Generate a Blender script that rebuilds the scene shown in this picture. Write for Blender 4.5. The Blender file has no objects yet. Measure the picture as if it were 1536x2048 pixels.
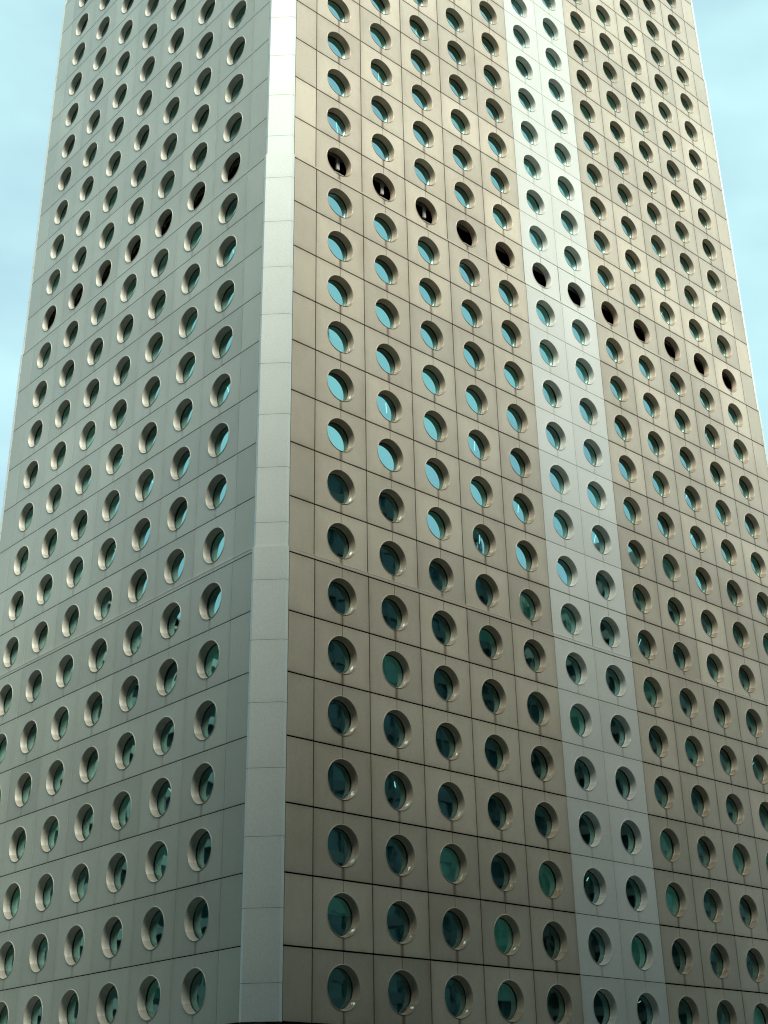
import bpy, bmesh, math, random
from math import sin, cos, pi, radians
from mathutils import Vector, Matrix
random.seed(7)
SC = bpy.context.scene
COL = SC.collection
H = 3.43                                   # storey height in metres
# ------------------------------------------------------------------ camera
CX, CY, CZ = -11.8572754*H, -15.6756413*H, -2.58304858*H
YAW, PITCH, ROLL, F = 0.736666172, 0.464143352, -0.0168024439, 2698.18905
fw = Vector((sin(YAW)*cos(PITCH), cos(YAW)*cos(PITCH), sin(PITCH)))
rt = Vector((cos(YAW), -sin(YAW), 0)); up = rt.cross(fw)
r2 = cos(ROLL)*rt + sin(ROLL)*up; u2 = -sin(ROLL)*rt + cos(ROLL)*up
cam = bpy.data.cameras.new('camera'); co = bpy.data.objects.new('camera', cam); COL.objects.link(co)
m = Matrix((r2, u2, -fw)).transposed().to_4x4(); m.translation = (CX, CY, CZ); co.matrix_world = m
cam.sensor_fit = 'HORIZONTAL'; cam.sensor_width = 36; cam.lens = 36*F/1536
cam.shift_x = 12.2234/1536; cam.shift_y = -75.3713/1536
cam.clip_start = .5; cam.clip_end = 5000
SC.camera = co
SC.cycles.filter_width = 1.1
SC.render.resolution_x, SC.render.resolution_y = 768, 1024
# ------------------------------------------------------------------ light
SUN_AZ = radians(199); SUN_EL = radians(49)      # azimuth clockwise from +Y
w = bpy.data.worlds.new('World'); SC.world = w; w.use_nodes = True
nt = w.node_tree; N = nt.nodes; L = nt.links
bg = N['Background']; bg.inputs['Strength'].default_value = .145
sky = N.new('ShaderNodeTexSky'); sky.sky_type = 'NISHITA'; sky.sun_disc = False
sky.sun_elevation = SUN_EL; sky.sun_rotation = SUN_AZ
sky.air_density = 1.3; sky.dust_density = 4.0; sky.ozone_density = 1.0; sky.altitude = 0
tc = N.new('ShaderNodeTexCoord')
cn = N.new('ShaderNodeTexNoise'); cn.inputs['Scale'].default_value = 2.2; cn.inputs['Detail'].default_value = 5
mp = N.new('ShaderNodeMapping'); mp.inputs['Scale'].default_value = (1, 1, 2.6); mp.inputs['Location'].default_value = (.3, .1, 0)
L.new(tc.outputs['Generated'], mp.inputs[0]); L.new(mp.outputs[0], cn.inputs['Vector'])
cr = N.new('ShaderNodeMapRange'); cr.inputs['From Min'].default_value = .35; cr.inputs['From Max'].default_value = .75
cr.inputs['To Min'].default_value = .30; cr.inputs['To Max'].default_value = .95
L.new(cn.outputs['Fac'], cr.inputs['Value'])
mx = N.new('ShaderNodeMix'); mx.data_type = 'RGBA'
L.new(cr.outputs[0], mx.inputs['Factor']); L.new(sky.outputs[0], mx.inputs['A'])
mx.inputs['B'].default_value = (4.15, 6.6, 6.6, 1)          # thin bright cloud and haze
L.new(mx.outputs['Result'], bg.inputs['Color'])
sl = bpy.data.lights.new('sun', 'SUN'); sl.energy = 5.0; sl.angle = radians(22); sl.color = (1, .965, .86)
so = bpy.data.objects.new('sun', sl); COL.objects.link(so)
sd = Vector((sin(SUN_AZ)*cos(SUN_EL), cos(SUN_AZ)*cos(SUN_EL), sin(SUN_EL)))
so.rotation_euler = sd.to_track_quat('Z', 'Y').to_euler()
SC.view_settings.view_transform = 'Standard'; SC.view_settings.look = 'None'
SC.view_settings.gamma = 1; SC.view_settings.exposure = 0.33

# ------------------------------------------------------------------ helpers
def tag(o, label=None, cat=None, group=None, kind=None):
    for k, v in (('label', label), ('category', cat), ('group', group), ('kind', kind)):
        if v: o[k] = v
    return o

class MB:
    """collects faces (with a 0..1 cell coordinate and a per-panel random tone) into ONE mesh"""
    def __init__(s): s.v = []; s.f = []; s.m = []; s.uv = []; s.t = []; s.sm = []
    def face(s, pts, mat=0, uv=None, tone=.5, smooth=False):
        i = len(s.v); s.v += [tuple(p) for p in pts]; s.f.append(list(range(i, i+len(pts))))
        s.m.append(mat); s.uv += uv if uv else [(.5, .5)]*len(pts); s.t.append(tone); s.sm.append(smooth)
    def box(s, x0, x1, y0, y1, z0, z1, mat=0):
        c = [Vector((x, y, z)) for z in (z0, z1) for y in (y0, y1) for x in (x0, x1)]
        for q in ((0, 2, 3, 1), (4, 5, 7, 6), (0, 1, 5, 4), (2, 6, 7, 3), (0, 4, 6, 2), (1, 3, 7, 5)):
            s.face([c[k] for k in q], mat)
    def build(s, name, mats, parent=None, merge=False):
        me = bpy.data.meshes.new(name); me.from_pydata(s.v, [], s.f)
        me.polygons.foreach_set('material_index', s.m); me.polygons.foreach_set('use_smooth', s.sm)
        u = me.uv_layers.new(name='cell'); u.data.foreach_set('uv', [c for p in s.uv for c in p])
        a = me.attributes.new('tone', 'FLOAT', 'FACE'); a.data.foreach_set('value', s.t)
        for mt in (mats if isinstance(mats, (list, tuple)) else [mats]): me.materials.append(mt)
        if merge:
            b = bmesh.new(); b.from_mesh(me); bmesh.ops.remove_doubles(b, verts=b.verts, dist=1e-4); b.to_mesh(me); b.free()
        me.update()
        o = bpy.data.objects.new(name, me); COL.objects.link(o)
        if parent: o.parent = parent
        return o

def nodes(name):
    mt = bpy.data.materials.new(name); mt.use_nodes = True
    return mt, mt.node_tree.nodes, mt.node_tree.links
def math_(N, L, op, a, b=None, c=None, clamp=False):
    n = N.new('ShaderNodeMath'); n.operation = op; n.use_clamp = clamp
    for i, v in enumerate((a, b, c)):
        if v is None: continue
        if isinstance(v, (int, float)): n.inputs[i].default_value = v
        else: L.new(v, n.inputs[i])
    return n.outputs[0]
def noise(N, L, vec, scale, detail=3, rough=.55, sc=(1, 1, 1)):
    mp = N.new('ShaderNodeMapping'); mp.inputs['Scale'].default_value = sc; L.new(vec, mp.inputs[0])
    n = N.new('ShaderNodeTexNoise'); n.inputs['Scale'].default_value = scale; n.inputs['Detail'].default_value = detail
    n.inputs['Roughness'].default_value = rough; L.new(mp.outputs[0], n.inputs['Vector']); return n.outputs['Fac']
def mixc(N, L, f, a, b):
    n = N.new('ShaderNodeMix'); n.data_type = 'RGBA'
    for k, v in (('Factor', f), ('A', a), ('B', b)):
        if isinstance(v, (int, float)): n.inputs[k].default_value = v
        elif isinstance(v, tuple): n.inputs[k].default_value = (*v, 1)
        else: L.new(v, n.inputs[k])
    return n.outputs['Result']

def panel_mat(name, base, dirty, dirt=.5, rough=.42, tonevar=.12, spec=.5, coat=0., grain=.1):
    """weathered painted aluminium: per-panel tone, grime along the joints, vertical run stains, fine speckle"""
    mt, N, L = nodes(name); P = N['Principled BSDF']
    g = N.new('ShaderNodeNewGeometry').outputs['Position']
    tone = N.new('ShaderNodeAttribute'); tone.attribute_name = 'tone'
    uv = N.new('ShaderNodeUVMap'); uv.uv_map = 'cell'
    sx = N.new('ShaderNodeSeparateXYZ'); L.new(uv.outputs[0], sx.inputs[0])
    ex = math_(N, L, 'ABSOLUTE', math_(N, L, 'SUBTRACT', sx.outputs[0], .5))
    ey = math_(N, L, 'ABSOLUTE', math_(N, L, 'SUBTRACT', sx.outputs[1], .5))
    e = math_(N, L, 'MAXIMUM', ex, ey)
    e = math_(N, L, 'POWER', math_(N, L, 'MULTIPLY', e, 2.0), 8)
    big = noise(N, L, g, .13, 4, .6)
    mid = noise(N, L, g, .9, 4, .6)
    run = noise(N, L, g, 2.4, 3, .6, (1, 1, .3))
    fine = noise(N, L, g, 10, 3, .8)
    d = math_(N, L, 'MULTIPLY', e, math_(N, L, 'MULTIPLY', mid, 1.1))
    d = math_(N, L, 'ADD', d, math_(N, L, 'MULTIPLY', math_(N, L, 'SUBTRACT', run, .45), .45))
    d = math_(N, L, 'ADD', d, math_(N, L, 'MULTIPLY', math_(N, L, 'SUBTRACT', big, .42), 1.6))
    # run marks below the window, either side of the centre seam
    sm = math_(N, L, 'SUBTRACT', 1.0, math_(N, L, 'DIVIDE', ex, .045), clamp=True)
    lo = math_(N, L, 'LESS_THAN', sx.outputs[1], .2)
    d = math_(N, L, 'ADD', d, math_(N, L, 'MULTIPLY', math_(N, L, 'MULTIPLY', sm, lo), math_(N, L, 'MULTIPLY', mid, 3.2)))
    d = math_(N, L, 'MULTIPLY', d, dirt, clamp=True)
    c = mixc(N, L, d, base, dirty)
    k = math_(N, L, 'ADD', 1-tonevar/2, math_(N, L, 'MULTIPLY', tone.outputs['Fac'], tonevar))
    k = math_(N, L, 'ADD', k, math_(N, L, 'MULTIPLY', math_(N, L, 'SUBTRACT', fine, .5), grain*4))
    vm = N.new('ShaderNodeVectorMath'); vm.operation = 'SCALE'; L.new(c, vm.inputs[0]); L.new(k, vm.inputs['Scale'])
    L.new(vm.outputs[0], P.inputs['Base Color'])
    P.inputs['Roughness'].default_value = rough
    L.new(math_(N, L, 'ADD', rough-.06, math_(N, L, 'MULTIPLY', mid, .14)), P.inputs['Roughness'])
    P.inputs['Specular IOR Level'].default_value = spec
    P.inputs['Coat Weight'].default_value = coat; P.inputs['Coat Roughness'].default_value = .3
    b = N.new('ShaderNodeBump'); b.inputs['Strength'].default_value = .12; b.inputs['Distance'].default_value = .02
    L.new(mid, b.inputs['Height']); L.new(b.outputs[0], P.inputs['Normal'])
    return mt
def plain(name, col, rough=.6, metal=0, spec=.5, var=.15, scale=3):
    mt, N, L = nodes(name); P = N['Principled BSDF']
    g = N.new('ShaderNodeNewGeometry').outputs['Position']
    n = noise(N, L, g, scale, 4)
    lo = tuple(max(0, x*(1-var*2)) for x in col); hi = tuple(x*(1+var*2) for x in col)
    L.new(mixc(N, L, n, lo, hi), P.inputs['Base Color'])
    P.inputs['Roughness'].default_value = rough; P.inputs['Metallic'].default_value = metal
    P.inputs['Specular IOR Level'].default_value = spec
    return mt
def glass_mat(name, refl, trans, ior=1.9):
    """tinted reflective pane: mirror by Fresnel over see-through tint"""
    mt, N, L = nodes(name); out = N['Material Output']; N.remove(N['Principled BSDF'])
    gl = N.new('ShaderNodeBsdfGlossy'); gl.inputs['Roughness'].default_value = .02; gl.inputs['Color'].default_value = (*refl, 1)
    tr = N.new('ShaderNodeBsdfTransparent'); tr.inputs['Color'].default_value = (*trans, 1)
    fr = N.new('ShaderNodeFresnel'); fr.inputs['IOR'].default_value = ior
    g = N.new('ShaderNodeNewGeometry').outputs['Position']
    b = N.new('ShaderNodeBump'); b.inputs['Strength'].default_value = .05; b.inputs['Distance'].default_value = .05
    L.new(noise(N, L, g, .8, 2), b.inputs['Height']); L.new(b.outputs[0], gl.inputs['Normal'])
    f = math_(N, L, 'ADD', math_(N, L, 'MULTIPLY', fr.outputs[0], 1.0), .42, clamp=True)
    ms = N.new('ShaderNodeMixShader'); L.new(f, ms.inputs[0]); L.new(tr.outputs[0], ms.inputs[1]); L.new(gl.outputs[0], ms.inputs[2])
    L.new(ms.outputs[0], out.inputs['Surface'])
    return mt

M = {}
M['tan'] = panel_mat('weathered_tan_panel', (.505, .465, .355), (.235, .180, .115), .66, rough=.36, coat=.5, tonevar=.26)
M['grey'] = panel_mat('weathered_grey_panel', (.455, .49, .405), (.27, .27, .21), .5, rough=.38, coat=.4, tonevar=.2)
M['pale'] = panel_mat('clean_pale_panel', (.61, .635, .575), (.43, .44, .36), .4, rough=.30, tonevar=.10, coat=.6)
M['pier'] = panel_mat('pale_pier_panel', (.66, .74, .69), (.48, .54, .49), .4, rough=.34, tonevar=.05, coat=.4)
M['rev_tan'] = panel_mat('tan_reveal', (.47, .41, .31), (.28, .20, .12), .45, rough=.3, spec=.7)
M['rev_grey'] = panel_mat('grey_reveal', (.45, .46, .385), (.27, .25, .19), .35, rough=.45, spec=.4)
M['rev_pale'] = panel_mat('pale_reveal', (.55, .57, .51), (.40, .38, .31), .3, rough=.3, spec=.7)
M['joint'] = plain('joint_sealant', (.010, .008, .006), .9, spec=.1)
M['gasket'] = plain('black_gasket', (.010, .012, .012), .45)
M['glass'] = glass_mat('teal_glass', (.54, 1.0, .97), (.24, .80, .74))
M['slab'] = plain('office_ceiling', (.55, .62, .56), .8)
M['core'] = plain('office_core', (.16, .20, .19), .8)
M['dark'] = plain('plant_room_shade', (.004, .004, .004), .95, spec=0)  # near black, the deep shade of the room put into the colour
M['louvre'] = plain('grey_steel', (.45, .46, .44), .5, 0)
M['blind'] = plain('pale_blind', (.80, .86, .74), .8, var=.05)
M['blind2'] = plain('green_blind', (.42, .58, .48), .8, var=.05)
M['ledge'] = plain('ledge_highlight', (.66, .62, .52), .4, var=.1)  # lighter tone paints the light caught by the lip edge
M['lit'] = plain('glowing_office_blind', (.7, .8, .66), .8, var=.08)
M['lit'].node_tree.nodes['Principled BSDF'].inputs['Emission Color'].default_value = (.72, .95, .74, 1)
M['lit'].node_tree.nodes['Principled BSDF'].inputs['Emission Strength'].default_value = .035  # weak emission stands in for office light on the ceilings

# ------------------------------------------------------------------ tower data (unit = storey, scaled by H)
W, NR = 1.163, .528
P0 = .402                                   # where the panels begin, measured from the theoretical corner
LIP = {6: .066, 14: .045, 25: .045}
SEGS = [(-1, 6, -.0214), (6, 14, 0.), (14, 25, .0245), (25, 36, .049)]
TOP = 36
NCOL = {'R': 12, 'L': 7}
XE = P0+2*NR+12*W; YE = P0+2*NR+7*W          # far ends of the two faces
def off(k):
    for a, b, s in SEGS:
        if a <= k < b: return s
    return -.0214
def pt(face, u, z, s, d=0):
    """u along the face from the corner, z up, s plane offset of the storey, d depth inwards"""
    return Vector((u, s+d, z))*H if face == 'R' else Vector((s+d, u, z))*H
R0, R1, RG, DG = .309, .285, .275, .138      # hole, back of reveal, glass radius, glass depth
NSEG = 48

def ring_cell(mb, face, uc, z0, z1, s, gx, gz, gc, mat, tone, zlip=0):
    """one panel bay: two half panels meeting in a centre seam, round hole in the middle, edges returned into the joint"""
    zc = (z0+z1)/2; hw = W/2-gx; 
    zb, zt = z0+gz, z1-gz
    z0u = z0
    for side in (1, -1):
        t1, t2 = (1+random.uniform(-.0, .0), 0)
        tn = tone+random.uniform(-.12, .12)
        n = NSEG//2
        arc = []
        for i in range(n+1):
            a = -pi/2+pi*i/n
            x = max(R0*cos(a), gc) if i in (0, n) else max(R0*cos(a), gc)
            arc.append((x, R0*sin(a)))
        # outer path from bottom centre, round the outside, to top centre
        hb, ht = zc-zb, zt-zc
        outp = []
        for i in range(n+1):
            a = -pi/2+pi*i/n; c_, s_ = cos(a), sin(a)
            h = ht if s_ > 0 else hb
            k = min(hw/abs(c_) if abs(c_) > 1e-6 else 1e9, h/abs(s_) if abs(s_) > 1e-6 else 1e9)
            outp.append((max(k*c_, gc), k*s_))
        # snap the points nearest the corners onto the corners
        for cx_, cz_ in ((hw, -hb), (hw, ht)):
            j = min(range(n+1), key=lambda q: (outp[q][0]-cx_)**2+(outp[q][1]-cz_)**2); outp[j] = (cx_, cz_)
        def P(q, d=0): return pt(face, uc+side*q[0], zc+q[1], s, d)
        def UV(q): return (.5+side*q[0]/W, .5+q[1])
        for i in range(n):
            q = [arc[i], outp[i], outp[i+1], arc[i+1]]
            if side*(1 if face == 'R' else -1) < 0: q = q[::-1]
            mb.face([P(x) for x in q], mat, [UV(x) for x in q], tn)
        D = .013
        edge = outp+[ (gc, outp[-1][1]) ]
        for i in range(n):
            q = [P(outp[i]), P(outp[i], D), P(outp[i+1], D), P(outp[i+1])]
            mb.face(q, mat, [(.5, .5)]*4, tn)
        for (a_, b_) in ((outp[0], arc[0]), (arc[-1], outp[-1])):
            mb.face([P(a_), P(a_, D), P(b_, D), P(b_)], mat, None, tn)

def flat_panel(mb, face, ua, ub, z0, z1, s, gx, gz, mat, tone, d=0):
    a, b, c, e = ua+gx, ub-gx, z0+gz, z1-gz
    D = .013
    q = [(a, c), (b, c), (b, e), (a, e)]
    if face == 'L': q = q[::-1]
    mb.face([pt(face, x, z, s, d) for x, z in q], mat, [(.56+.38*(x-ua)/(ub-ua), (z-z0)/(z1-z0)) for x, z in q], tone)
    for i in range(4):
        p_, q_ = q[i], q[(i+1) % 4]
        mb.face([pt(face, *p_, s, d), pt(face, *p_, s, d+D), pt(face, *q_, s, d+D), pt(face, *q_, s, d)], mat, None, tone)

def disc(mb, face, uc, zc, s, d, r, mat, n=40, tilt=0):
    ta, tb = random.gauss(0, tilt), random.gauss(0, tilt)      # panes never sit quite parallel
    pts = [pt(face, uc+r*cos(2*pi*i/n), zc+r*sin(2*pi*i/n), s, d+r*(ta*cos(2*pi*i/n)+tb*sin(2*pi*i/n))) for i in range(n)]
    if face == 'L': pts = pts[::-1]
    mb.face(pts, mat)
def lathe(mb, face, uc, zc, s, prof, mats, n=NSEG):
    """revolve (depth, radius) pairs about the window axis"""
    tn = random.random()
    for j in range(len(prof)-1):
        (d0, ra), (d1, rb) = prof[j], prof[j+1]
        for i in range(n):
            a, b = 2*pi*i/n, 2*pi*(i+1)/n
            q = [pt(face, uc+ra*cos(a), zc+ra*sin(a), s, d0), pt(face, uc+ra*cos(b), zc+ra*sin(b), s, d0),
                 pt(face, uc+rb*cos(b), zc+rb*sin(b), s, d1), pt(face, uc+rb*cos(a), zc+rb*sin(a), s, d1)]
            mb.face(q, mats[j], [(.5, .3+.35*sin(a)*.5)]*4, tn, True)
LIPP = [(0.004, R0+.013), (-.0045, R0+.0115), (-.0075, R0+.006), (-.0065, R0+.0005), (-.001, R0-.003)]
REVP = [LIPP[-1], (.075, (R0+R1)/2-.001), (DG-.012, R1)]
GASP = [(DG-.012, R1), (DG-.010, R1-.004), (DG-.004, RG-.002), (DG+.018, RG-.002)]

def proj_area(face, uc, zc, s):
    p = pt(face, uc, zc, s)-Vector((CX, CY, CZ)); d = p.dot(fw)
    x = 768-12.22+F*p.dot(r2)/d; y = 1024-75.37-F*p.dot(u2)/d
    nrm = Vector((0, -1, 0)) if face == 'R' else Vector((-1, 0, 0))
    a = abs(p.normalized().dot(nrm))/d**2
    if x < -25 or x > 1561 or y < -40 or y > 2088: a = 0
    elif x < 0 or x > 1536 or y < 0 or y > 2048: a *= .35
    return a

# ------------------------------------------------------------------ the tower
tower = bpy.data.objects.new('office_tower', None); COL.objects.link(tower); tower.location = (0, 0, 0)
tag(tower, 'tall office tower clad in tan and pale metal panels with rows of round porthole windows', 'tower')
wallR = MB(); wallL = MB(); strip = MB(); joints = MB()
cells = []
GX = {'R': .0100, 'L': .0060}
for face in 'RL':
    n = NCOL[face]
    for k in range(-3, TOP):
        if k < -1: continue
        s = off(k); lip = LIP.get(k, 0)
        z0, z1 = k, k+1
        zb = z0+lip
        gz = .0125 if face == 'R' else .0080
        row = random.uniform(.3, .7)
        base = wallR if face == 'R' else wallL
        # corner side narrow panel and far narrow panel
        for ua in (P0, P0+NR+n*W):
            flat_panel(base, face, ua, ua+NR, z0+lip, z1, s, GX[face], gz, 0, random.random())
        for c in range(n):
            uc = P0+NR+(c+.5)*W
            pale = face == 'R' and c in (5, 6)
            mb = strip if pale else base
            if lip:                      # the panel starts above the ledge of the storey below
                ring_cell(mb, face, uc, z0, z1, s, GX[face], gz, GX[face]*.62, 0, random.random())
            else:
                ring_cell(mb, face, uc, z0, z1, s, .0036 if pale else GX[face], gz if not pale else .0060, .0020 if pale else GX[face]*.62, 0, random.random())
            cells.append((proj_area(face, uc, k+.5, s), face, c, k, uc, s, pale))
    # dark joint bed behind the panels
    ue = P0+2*NR+n*W
    for a, b, s in SEGS:
        us = [P0, P0+NR]+[P0+NR+i*W for i in range(1, n+1)]+[ue]
        for u in us:
            q = [(u-.02, a), (u+.02, a), (u+.02, b), (u-.02, b)]
            joints.face([pt(face, x, z, s, .012) for x, z in (q if face == 'R' else q[::-1])])
        for i in range(n):
            uc = P0+NR+(i+.5)*W
            for k in range(a, b):
                for za, zb_ in ((k, k+.5-R0-.004), (k+.5+R0+.004, k+1)):
                    q = [(uc-.01, za), (uc+.01, za), (uc+.01, zb_), (uc-.01, zb_)]
                    joints.face([pt(face, x, z, s, .0115) for x, z in (q if face == 'R' else q[::-1])])
        for k in range(a, b+1):
            q = [(P0, k-.03), (ue, k-.03), (ue, k+.03), (P0, k+.03)]
            joints.face([pt(face, x, z, s, .0112) for x, z in (q if face == 'R' else q[::-1])])
joints.build('joint_bed', M['joint'], tower)
tag(wallR.build('wall_cladding', M['tan'], tower), 'stained tan metal panels of the right hand face')
tag(wallL.build('wall_cladding', M['grey'], tower), 'grey green metal panels of the left hand face')
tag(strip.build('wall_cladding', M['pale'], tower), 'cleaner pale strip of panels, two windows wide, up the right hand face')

# ledges where each block of storeys stands a little proud of the one above
for kk, lp in LIP.items():
    sl_, su = off(kk-1), off(kk)
    for face in 'RL':
        mb = MB(); n = NCOL[face]; ue = P0+2*NR+n*W
        us = [P0]+[P0+NR+i*W*.5 for i in range(0, 2*n+1)]+[ue]
        for ua, ub in zip(us[:-1], us[1:]):
            cc = ((ua+ub)/2-P0-NR)/W; pm = 2 if face == 'R' and 5 < cc < 7 else 0
            flat_panel(mb, face, ua, ub, kk+(.0125 if face == 'R' else .0080), kk+lp, sl_, .0022, 0, pm, .5)
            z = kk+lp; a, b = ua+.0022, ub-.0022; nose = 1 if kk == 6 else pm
            # rounded nosing and sloped top
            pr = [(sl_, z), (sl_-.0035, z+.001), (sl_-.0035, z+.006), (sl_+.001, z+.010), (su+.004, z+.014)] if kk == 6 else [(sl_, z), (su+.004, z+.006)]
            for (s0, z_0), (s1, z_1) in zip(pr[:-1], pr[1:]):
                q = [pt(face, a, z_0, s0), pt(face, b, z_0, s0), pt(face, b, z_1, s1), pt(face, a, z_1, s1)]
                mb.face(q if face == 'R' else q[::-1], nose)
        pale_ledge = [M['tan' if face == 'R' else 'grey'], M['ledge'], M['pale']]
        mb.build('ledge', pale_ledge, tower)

# corner piers
def pier_pts(s):
    q = P0-.006; s_ = s-.002
    a, b = .069, .010
    return [(P0-.004, s+.02), (P0-.004, s_), (P0-a, s-b), (s-b, P0-a), (s_, P0-.004), (s+.02, P0-.004)]
def pier(name, fx, fy, label):
    mb = MB()
    zs = [-1]+[k+.5 for k in range(-1, TOP)]+[TOP]
    for za, zb in zip(zs[:-1], zs[1:]):
        cuts = [za, zb]
        for kk, lp in LIP.items():
            if za < kk+lp+.012 < zb: cuts = [za, kk+lp+.012, zb]
        for z0, z1 in zip(cuts[:-1], cuts[1:]):
            k = (z0+z1)/2
            s = None
            for kk, lp in sorted(LIP.items()):
                if k < kk+lp+.012: s = off(kk-1); break
            if s is None: s = .049
            P = pier_pts(s); g0 = .0022 if z0 == za else 0; g1 = .0022 if z1 == zb else -.0
            tn = random.random()
            for i in range(len(P)-1):
                (x0, y0), (x1, y1) = P[i], P[i+1]
                w_ = ((x1-x0)**2+(y1-y0)**2)**.5
                q = [Vector((fx(x0), fy(y0), z0+g0))*H, Vector((fx(x0), fy(y0), z1-g1))*H, Vector((fx(x1), fy(y1), z1-g1))*H, Vector((fx(x1), fy(y1), z0+g0))*H]
                mb.face(q, 0, [(.56, (z0-za)/(zb-za)), (.56, (z1-za)/(zb-za)), (.9, (z1-za)/(zb-za)), (.9, (z0-za)/(zb-za))], tn)
            # seam bed and top cap of a proud piece
            if z1 == zb:
                Q = [(x*1+.006, y*1+.006) for x, y in P]
                for i in range(1, len(P)-2):
                    (x0, y0), (x1, y1) = Q[i], Q[i+1]
                    mb.face([Vector((fx(x), fy(y), z))*H for x, y, z in ((x0, y0, zb-.01), (x0, y0, zb+.01), (x1, y1, zb+.01), (x1, y1, zb-.01))], 1)
            else:
                su = s+.03
                Q = pier_pts(su)
                for i in range(len(P)-1):
                    mb.face([Vector((fx(x), fy(y), z1))*H for x, y in (P[i], P[i+1], Q[i+1], Q[i])], 2)
    o = mb.build(name, [M['pier'], M['joint'], M['ledge']], tower)
    if label: o['label'] = label
XT = P0+XE; YT = P0+YE
pier('corner_pier', lambda x: x, lambda y: y, 'pale chamfered corner pier nearest the camera')
pier('corner_pier', lambda x: XT-x, lambda y: y, 'pale chamfered pier at the right hand corner')
pier('corner_pier', lambda x: x, lambda y: YT-y, 'pale chamfered pier at the left hand corner')
pier('corner_pier', lambda x: XT-x, lambda y: YT-y, None)
# rear walls, roof and the recessed base
mb = MB()
mb.box(P0*H, (XT-P0)*H, (YT-.06)*H, (YT-.04)*H, -1*H, TOP*H)
mb.box((XT-.06)*H, (XT-.04)*H, P0*H, (YT-P0)*H, -1*H, TOP*H)
mb.build('rear_wall', M['grey'], tower)
mb = MB(); mb.box(.15*H, (XT-.15)*H, .15*H, (YT-.15)*H, TOP*H, (TOP+.12)*H); mb.build('roof', M['core'], tower)
GZ = CZ-1.6
mb = MB(); mb.box(.1*H, (XT-.1)*H, .1*H, (YT-.1)*H, -1.03*H, -1.012*H, 0)
mb.box(1.2*H, (XT-1.2)*H, 1.2*H, (YT-1.2)*H, GZ, -1.035*H, 1)
for i in range(7):
    x = (.5+i*(XT-1)/6)*H
    for y in (.5*H, (YT-.5)*H): mb.box(x-.6, x+.6, y-.6, y+.6, GZ, -1.035*H, 2)
mb.build('base', [M['gasket'], M['core'], M['pale']], tower)
# floors and core seen through the glass
mb = MB()
for k in range(-1, TOP):
    mb.box(.36*H, (XT-.3)*H, .36*H, (YT-.3)*H, (k-.1)*H, (k+.04)*H)
mb.build('floor_slabs', M['slab'], tower)
mb = MB(); mb.box(2.6*H, (XT-2.6)*H, 2.6*H, (YT-2.6)*H, -1*H, TOP*H); mb.build('service_core', M['core'], tower)

# windows: the 100 largest in view one by one, the others together
MECH = 14
wcells = sorted([c for c in cells if c[3] != MECH], key=lambda c: -c[0])
rest_f, rest_n = MB(), 0
mats_of = lambda face, pale: [M['rev_pale' if pale else ('rev_tan' if face == 'R' else 'rev_grey')], M['gasket'], M['glass'], M['blind'], M['blind2'], M['rev_tan'], M['rev_grey'], M['rev_pale'], M['lamp'], M['lit']]
mt, N_, L_ = nodes('ceiling_lamp'); N_['Principled BSDF'].inputs['Emission Color'].default_value = (1, .93, .75, 1)
N_['Principled BSDF'].inputs['Emission Strength'].default_value = 1.6; M['lamp'] = mt
def frame_part(mb, face, uc, zc, s, rm):
    lathe(mb, face, uc, zc, s, LIPP+REVP[1:], [rm]*6)
    lathe(mb, face, uc, zc, s, GASP, [1]*3)
def blind_part(mb, face, uc, zc, s, rnd, pale_i, green_i, lamp_i, lit_i):
    """roller blind or ceiling bulkhead behind the pane, drawn to a random height"""
    r = rnd.random()
    if r < .07:                          # a lit tube on the office ceiling
        du = .28; a_, b_ = (uc+.10, zc+.20, .22), (uc+.10+du, zc+.20, .50)
        mb.face([pt(face, a_[0], a_[1], s, a_[2]), pt(face, b_[0], a_[1], s, b_[2]), pt(face, b_[0]+.012, a_[1], s, b_[2]-.012), pt(face, a_[0]+.012, a_[1], s, a_[2]-.012)], lamp_i)
        return True
    if r < .34: return False
    lo = zc-.33 if r < .60 else zc+rnd.uniform(-.24, .12)
    d = DG+rnd.uniform(.03, .12)
    q = [(uc-.40, lo), (uc+.40, lo), (uc+.40, zc+.42), (uc-.40, zc+.42)]
    t_ = rnd.random(); mi = lit_i if t_ < .34 else (pale_i if t_ < .68 else green_i)  # some blinds glow in place of a lit ceiling
    mb.face([pt(face, x, z, s, d) for x, z in (q if face == 'R' else q[::-1])], mi)
    if lo > zc-.3:
        q = [(uc-.40, lo-.012), (uc+.40, lo-.012), (uc+.40, lo), (uc-.40, lo)]
        mb.face([pt(face, x, z, s, d-.006) for x, z in (q if face == 'R' else q[::-1])], green_i)
    return True
for idx, (ar, face, c, k, uc, s, pale) in enumerate(wcells):
    rnd = random.Random(c*131+k*17+(0 if face == 'R' else 9999)); zc = k+.5
    ri = 7 if pale else (5 if face == 'R' else 6)
    if idx < 100 and ar > 0:
        mt = mats_of(face, pale)
        mb = MB(); frame_part(mb, face, uc, zc, s, 0)
        fr = mb.build('window', mt[:2], tower, merge=True)
        mb = MB(); disc(mb, face, uc, zc, s, DG, RG, 0, tilt=.014); mb.build('pane', M['glass'], fr)
        mb = MB()
        if blind_part(mb, face, uc, zc, s, rnd, 0, 1, 2, 3): mb.build('blind' if 2 not in mb.m else 'ceiling_lamp', [M['blind'], M['blind2'], M['lamp'], M['lit']], fr)
    else:
        frame_part(rest_f, face, uc, zc, s, ri)
        disc(rest_f, face, uc, zc, s, DG, RG, 2, tilt=.014)
        blind_part(rest_f, face, uc, zc, s, rnd, 3, 4, 8, 9)
o = rest_f.build('window', mats_of('R', False), tower, merge=True); tag(o, kind='stuff')
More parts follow.
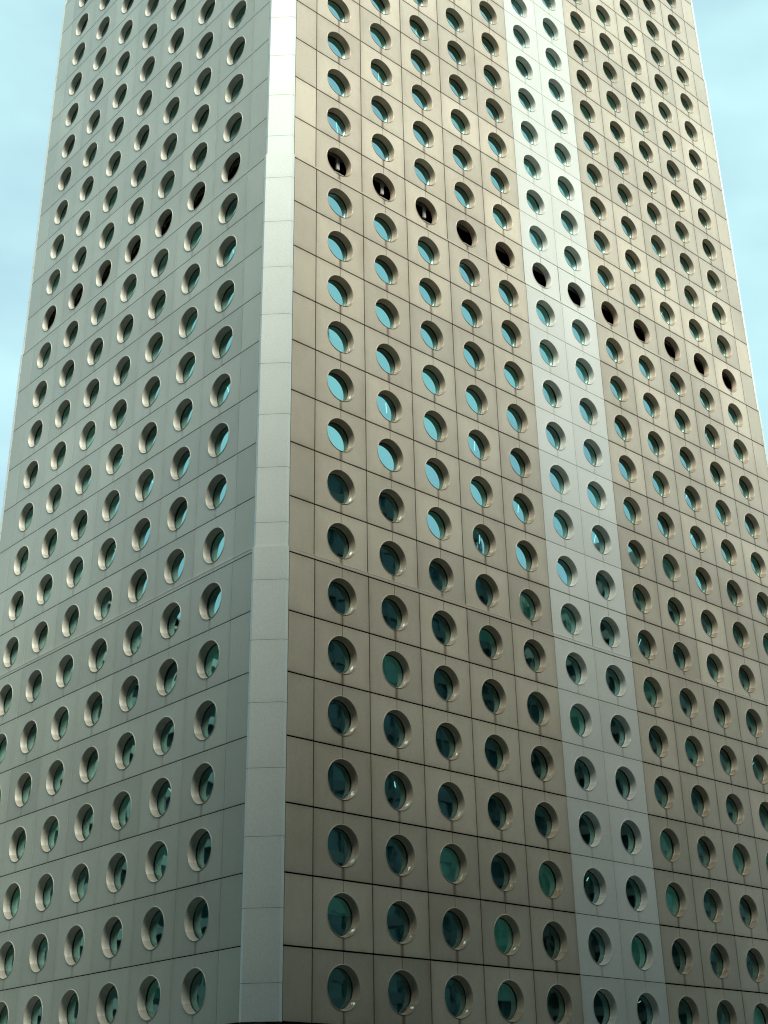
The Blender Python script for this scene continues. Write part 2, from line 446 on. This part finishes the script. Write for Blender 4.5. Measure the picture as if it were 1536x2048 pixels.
# the plant storey: unglazed round openings with a black disc as the room's deep shade, grating and a post
for ar, face, c, k, uc, s, pale in [c for c in cells if c[3] == MECH]:
    zc = k+.5; mt = mats_of(face, pale)
    mb = MB(); lathe(mb, face, uc, zc, s, LIPP+REVP[1:], [0]*6)
    lathe(mb, face, uc, zc, s, [(DG-.012, R1), (DG+.02, R1+.02)], [1])
    op = mb.build('vent_opening', [mt[0], M['dark']], tower, merge=True)
    mb = MB(); disc(mb, face, uc, zc, s, .34, .6, 0); mb.build('plant_room_shade_disc', M['dark'], op)
    if face == 'R':
        mb = MB(); a = pt(face, uc+.10, zc-.28, s, .175); b = pt(face, uc+.07, zc+.5, s, .29)
        if c < 3:
            mb.box(a.x-.04, a.x+.20, a.y, a.y+.12, a.z+.95, b.z)
        for i in range(7):
            x = a.x-.5+i*.17; mb.box(x, x+.03, a.y+.02, a.y+.05, a.z-.1, a.z+.62)
        mb.box(a.x-.7, a.x+.7, a.y, a.y+.04, a.z+.62, a.z+.66)
        mb.build('grating', M['louvre'], op)

# ------------------------------------------------------------------ setting
mt, N_, L_ = nodes('asphalt'); g = N_.new('ShaderNodeNewGeometry').outputs['Position']
L_.new(mixc(N_, L_, noise(N_, L_, g, .6, 6), (.04, .042, .045), (.075, .075, .075)), N_['Principled BSDF'].inputs['Base Color'])
N_['Principled BSDF'].inputs['Roughness'].default_value = .85
mb = MB(); mb.face([(-3000, -3000, GZ), (3000, -3000, GZ), (3000, 3000, GZ), (-3000, 3000, GZ)])
tag(mb.build('ground', mt), kind='structure')
mb = MB()
pv = plain('paving', (.26, .25, .23), .8, scale=1)
mb.box(-6, XT*H+6, -6, YT*H+6, GZ-.3, GZ+.14); tag(mb.build('pavement', pv), kind='structure')

# unseen neighbouring towers, placed and sized to shade the lower storeys and tone the reflections
nb_glass = glass_mat('neighbour_glass', (.5, .7, .75), (.05, .1, .1))
nb_inner = plain('neighbour_interior', (.03, .04, .045), .8)
def neighbour(x0, x1, y0, y1, h, wallc, label, bay=3.4, fl=3.6):
    t = bpy.data.objects.new('office_block', None); COL.objects.link(t); t.location = ((x0+x1)/2, (y0+y1)/2, GZ)
    tag(t, label, 'office block')
    ox, oy = (x0+x1)/2, (y0+y1)/2
    X0, X1, Y0, Y1 = x0-ox, x1-ox, y0-oy, y1-oy
    wm = plain('neighbour_wall', wallc, .6, var=.1, scale=.3)
    mb = MB(); mb.box(X0+.5, X1-.5, Y0+.5, Y1-.5, 0, h-.5); mb.build('glazing', nb_gl2, t)
    mb = MB(); z = 5.0
    while z < h: mb.box(X0, X1, Y0, Y1, z, z+1.3); z += fl
    mb.box(X0, X1, Y0, Y1, h-1, h+1)
    mb.build('spandrel_bands', wm, t)
    mb = MB()
    n = int((x1-x0)/bay)
    for i in range(n+1):
        x = X0+i*(X1-X0-.5)/n
        mb.box(x, x+.5, Y1-.1, Y1+.12, 0, h+.5); mb.box(x, x+.5, Y0-.12, Y0+.1, 0, h+.5)
    n = int((y1-y0)/bay)
    for i in range(n+1):
        y = Y0+i*(Y1-Y0-.5)/n
        mb.box(X1-.1, X1+.12, y, y+.5, 0, h+.5); mb.box(X0-.12, X0+.1, y, y+.5, 0, h+.5)
    mb.build('mullions', wm, t)
nb_gl2 = plain('neighbour_glazing', (.02, .045, .05), .2, 0, .45)
neighbour(-78, 60, -120, -66, 119, (.09, .095, .085), 'tall grey office block added out of view across from the right hand face, sized to shade its lower storeys')
neighbour(66, 122, -135, -92, 98, (.05, .065, .06), 'dark banded office block across the street, seen only in the windows')
neighbour(132, 190, -120, -70, 90, (.10, .105, .095), 'low grey office block beyond the dark one, seen only in the windows')
neighbour(-130, -80, -64, 62, 126, (.11, .13, .125), 'green grey office block added out of view opposite the left hand face, sized to shade its lower storeys')
neighbour(-128, -50, 112, 160, 74, (.26, .31, .29), 'mid height pale office block added out of view behind the left hand street to tone the window reflections')
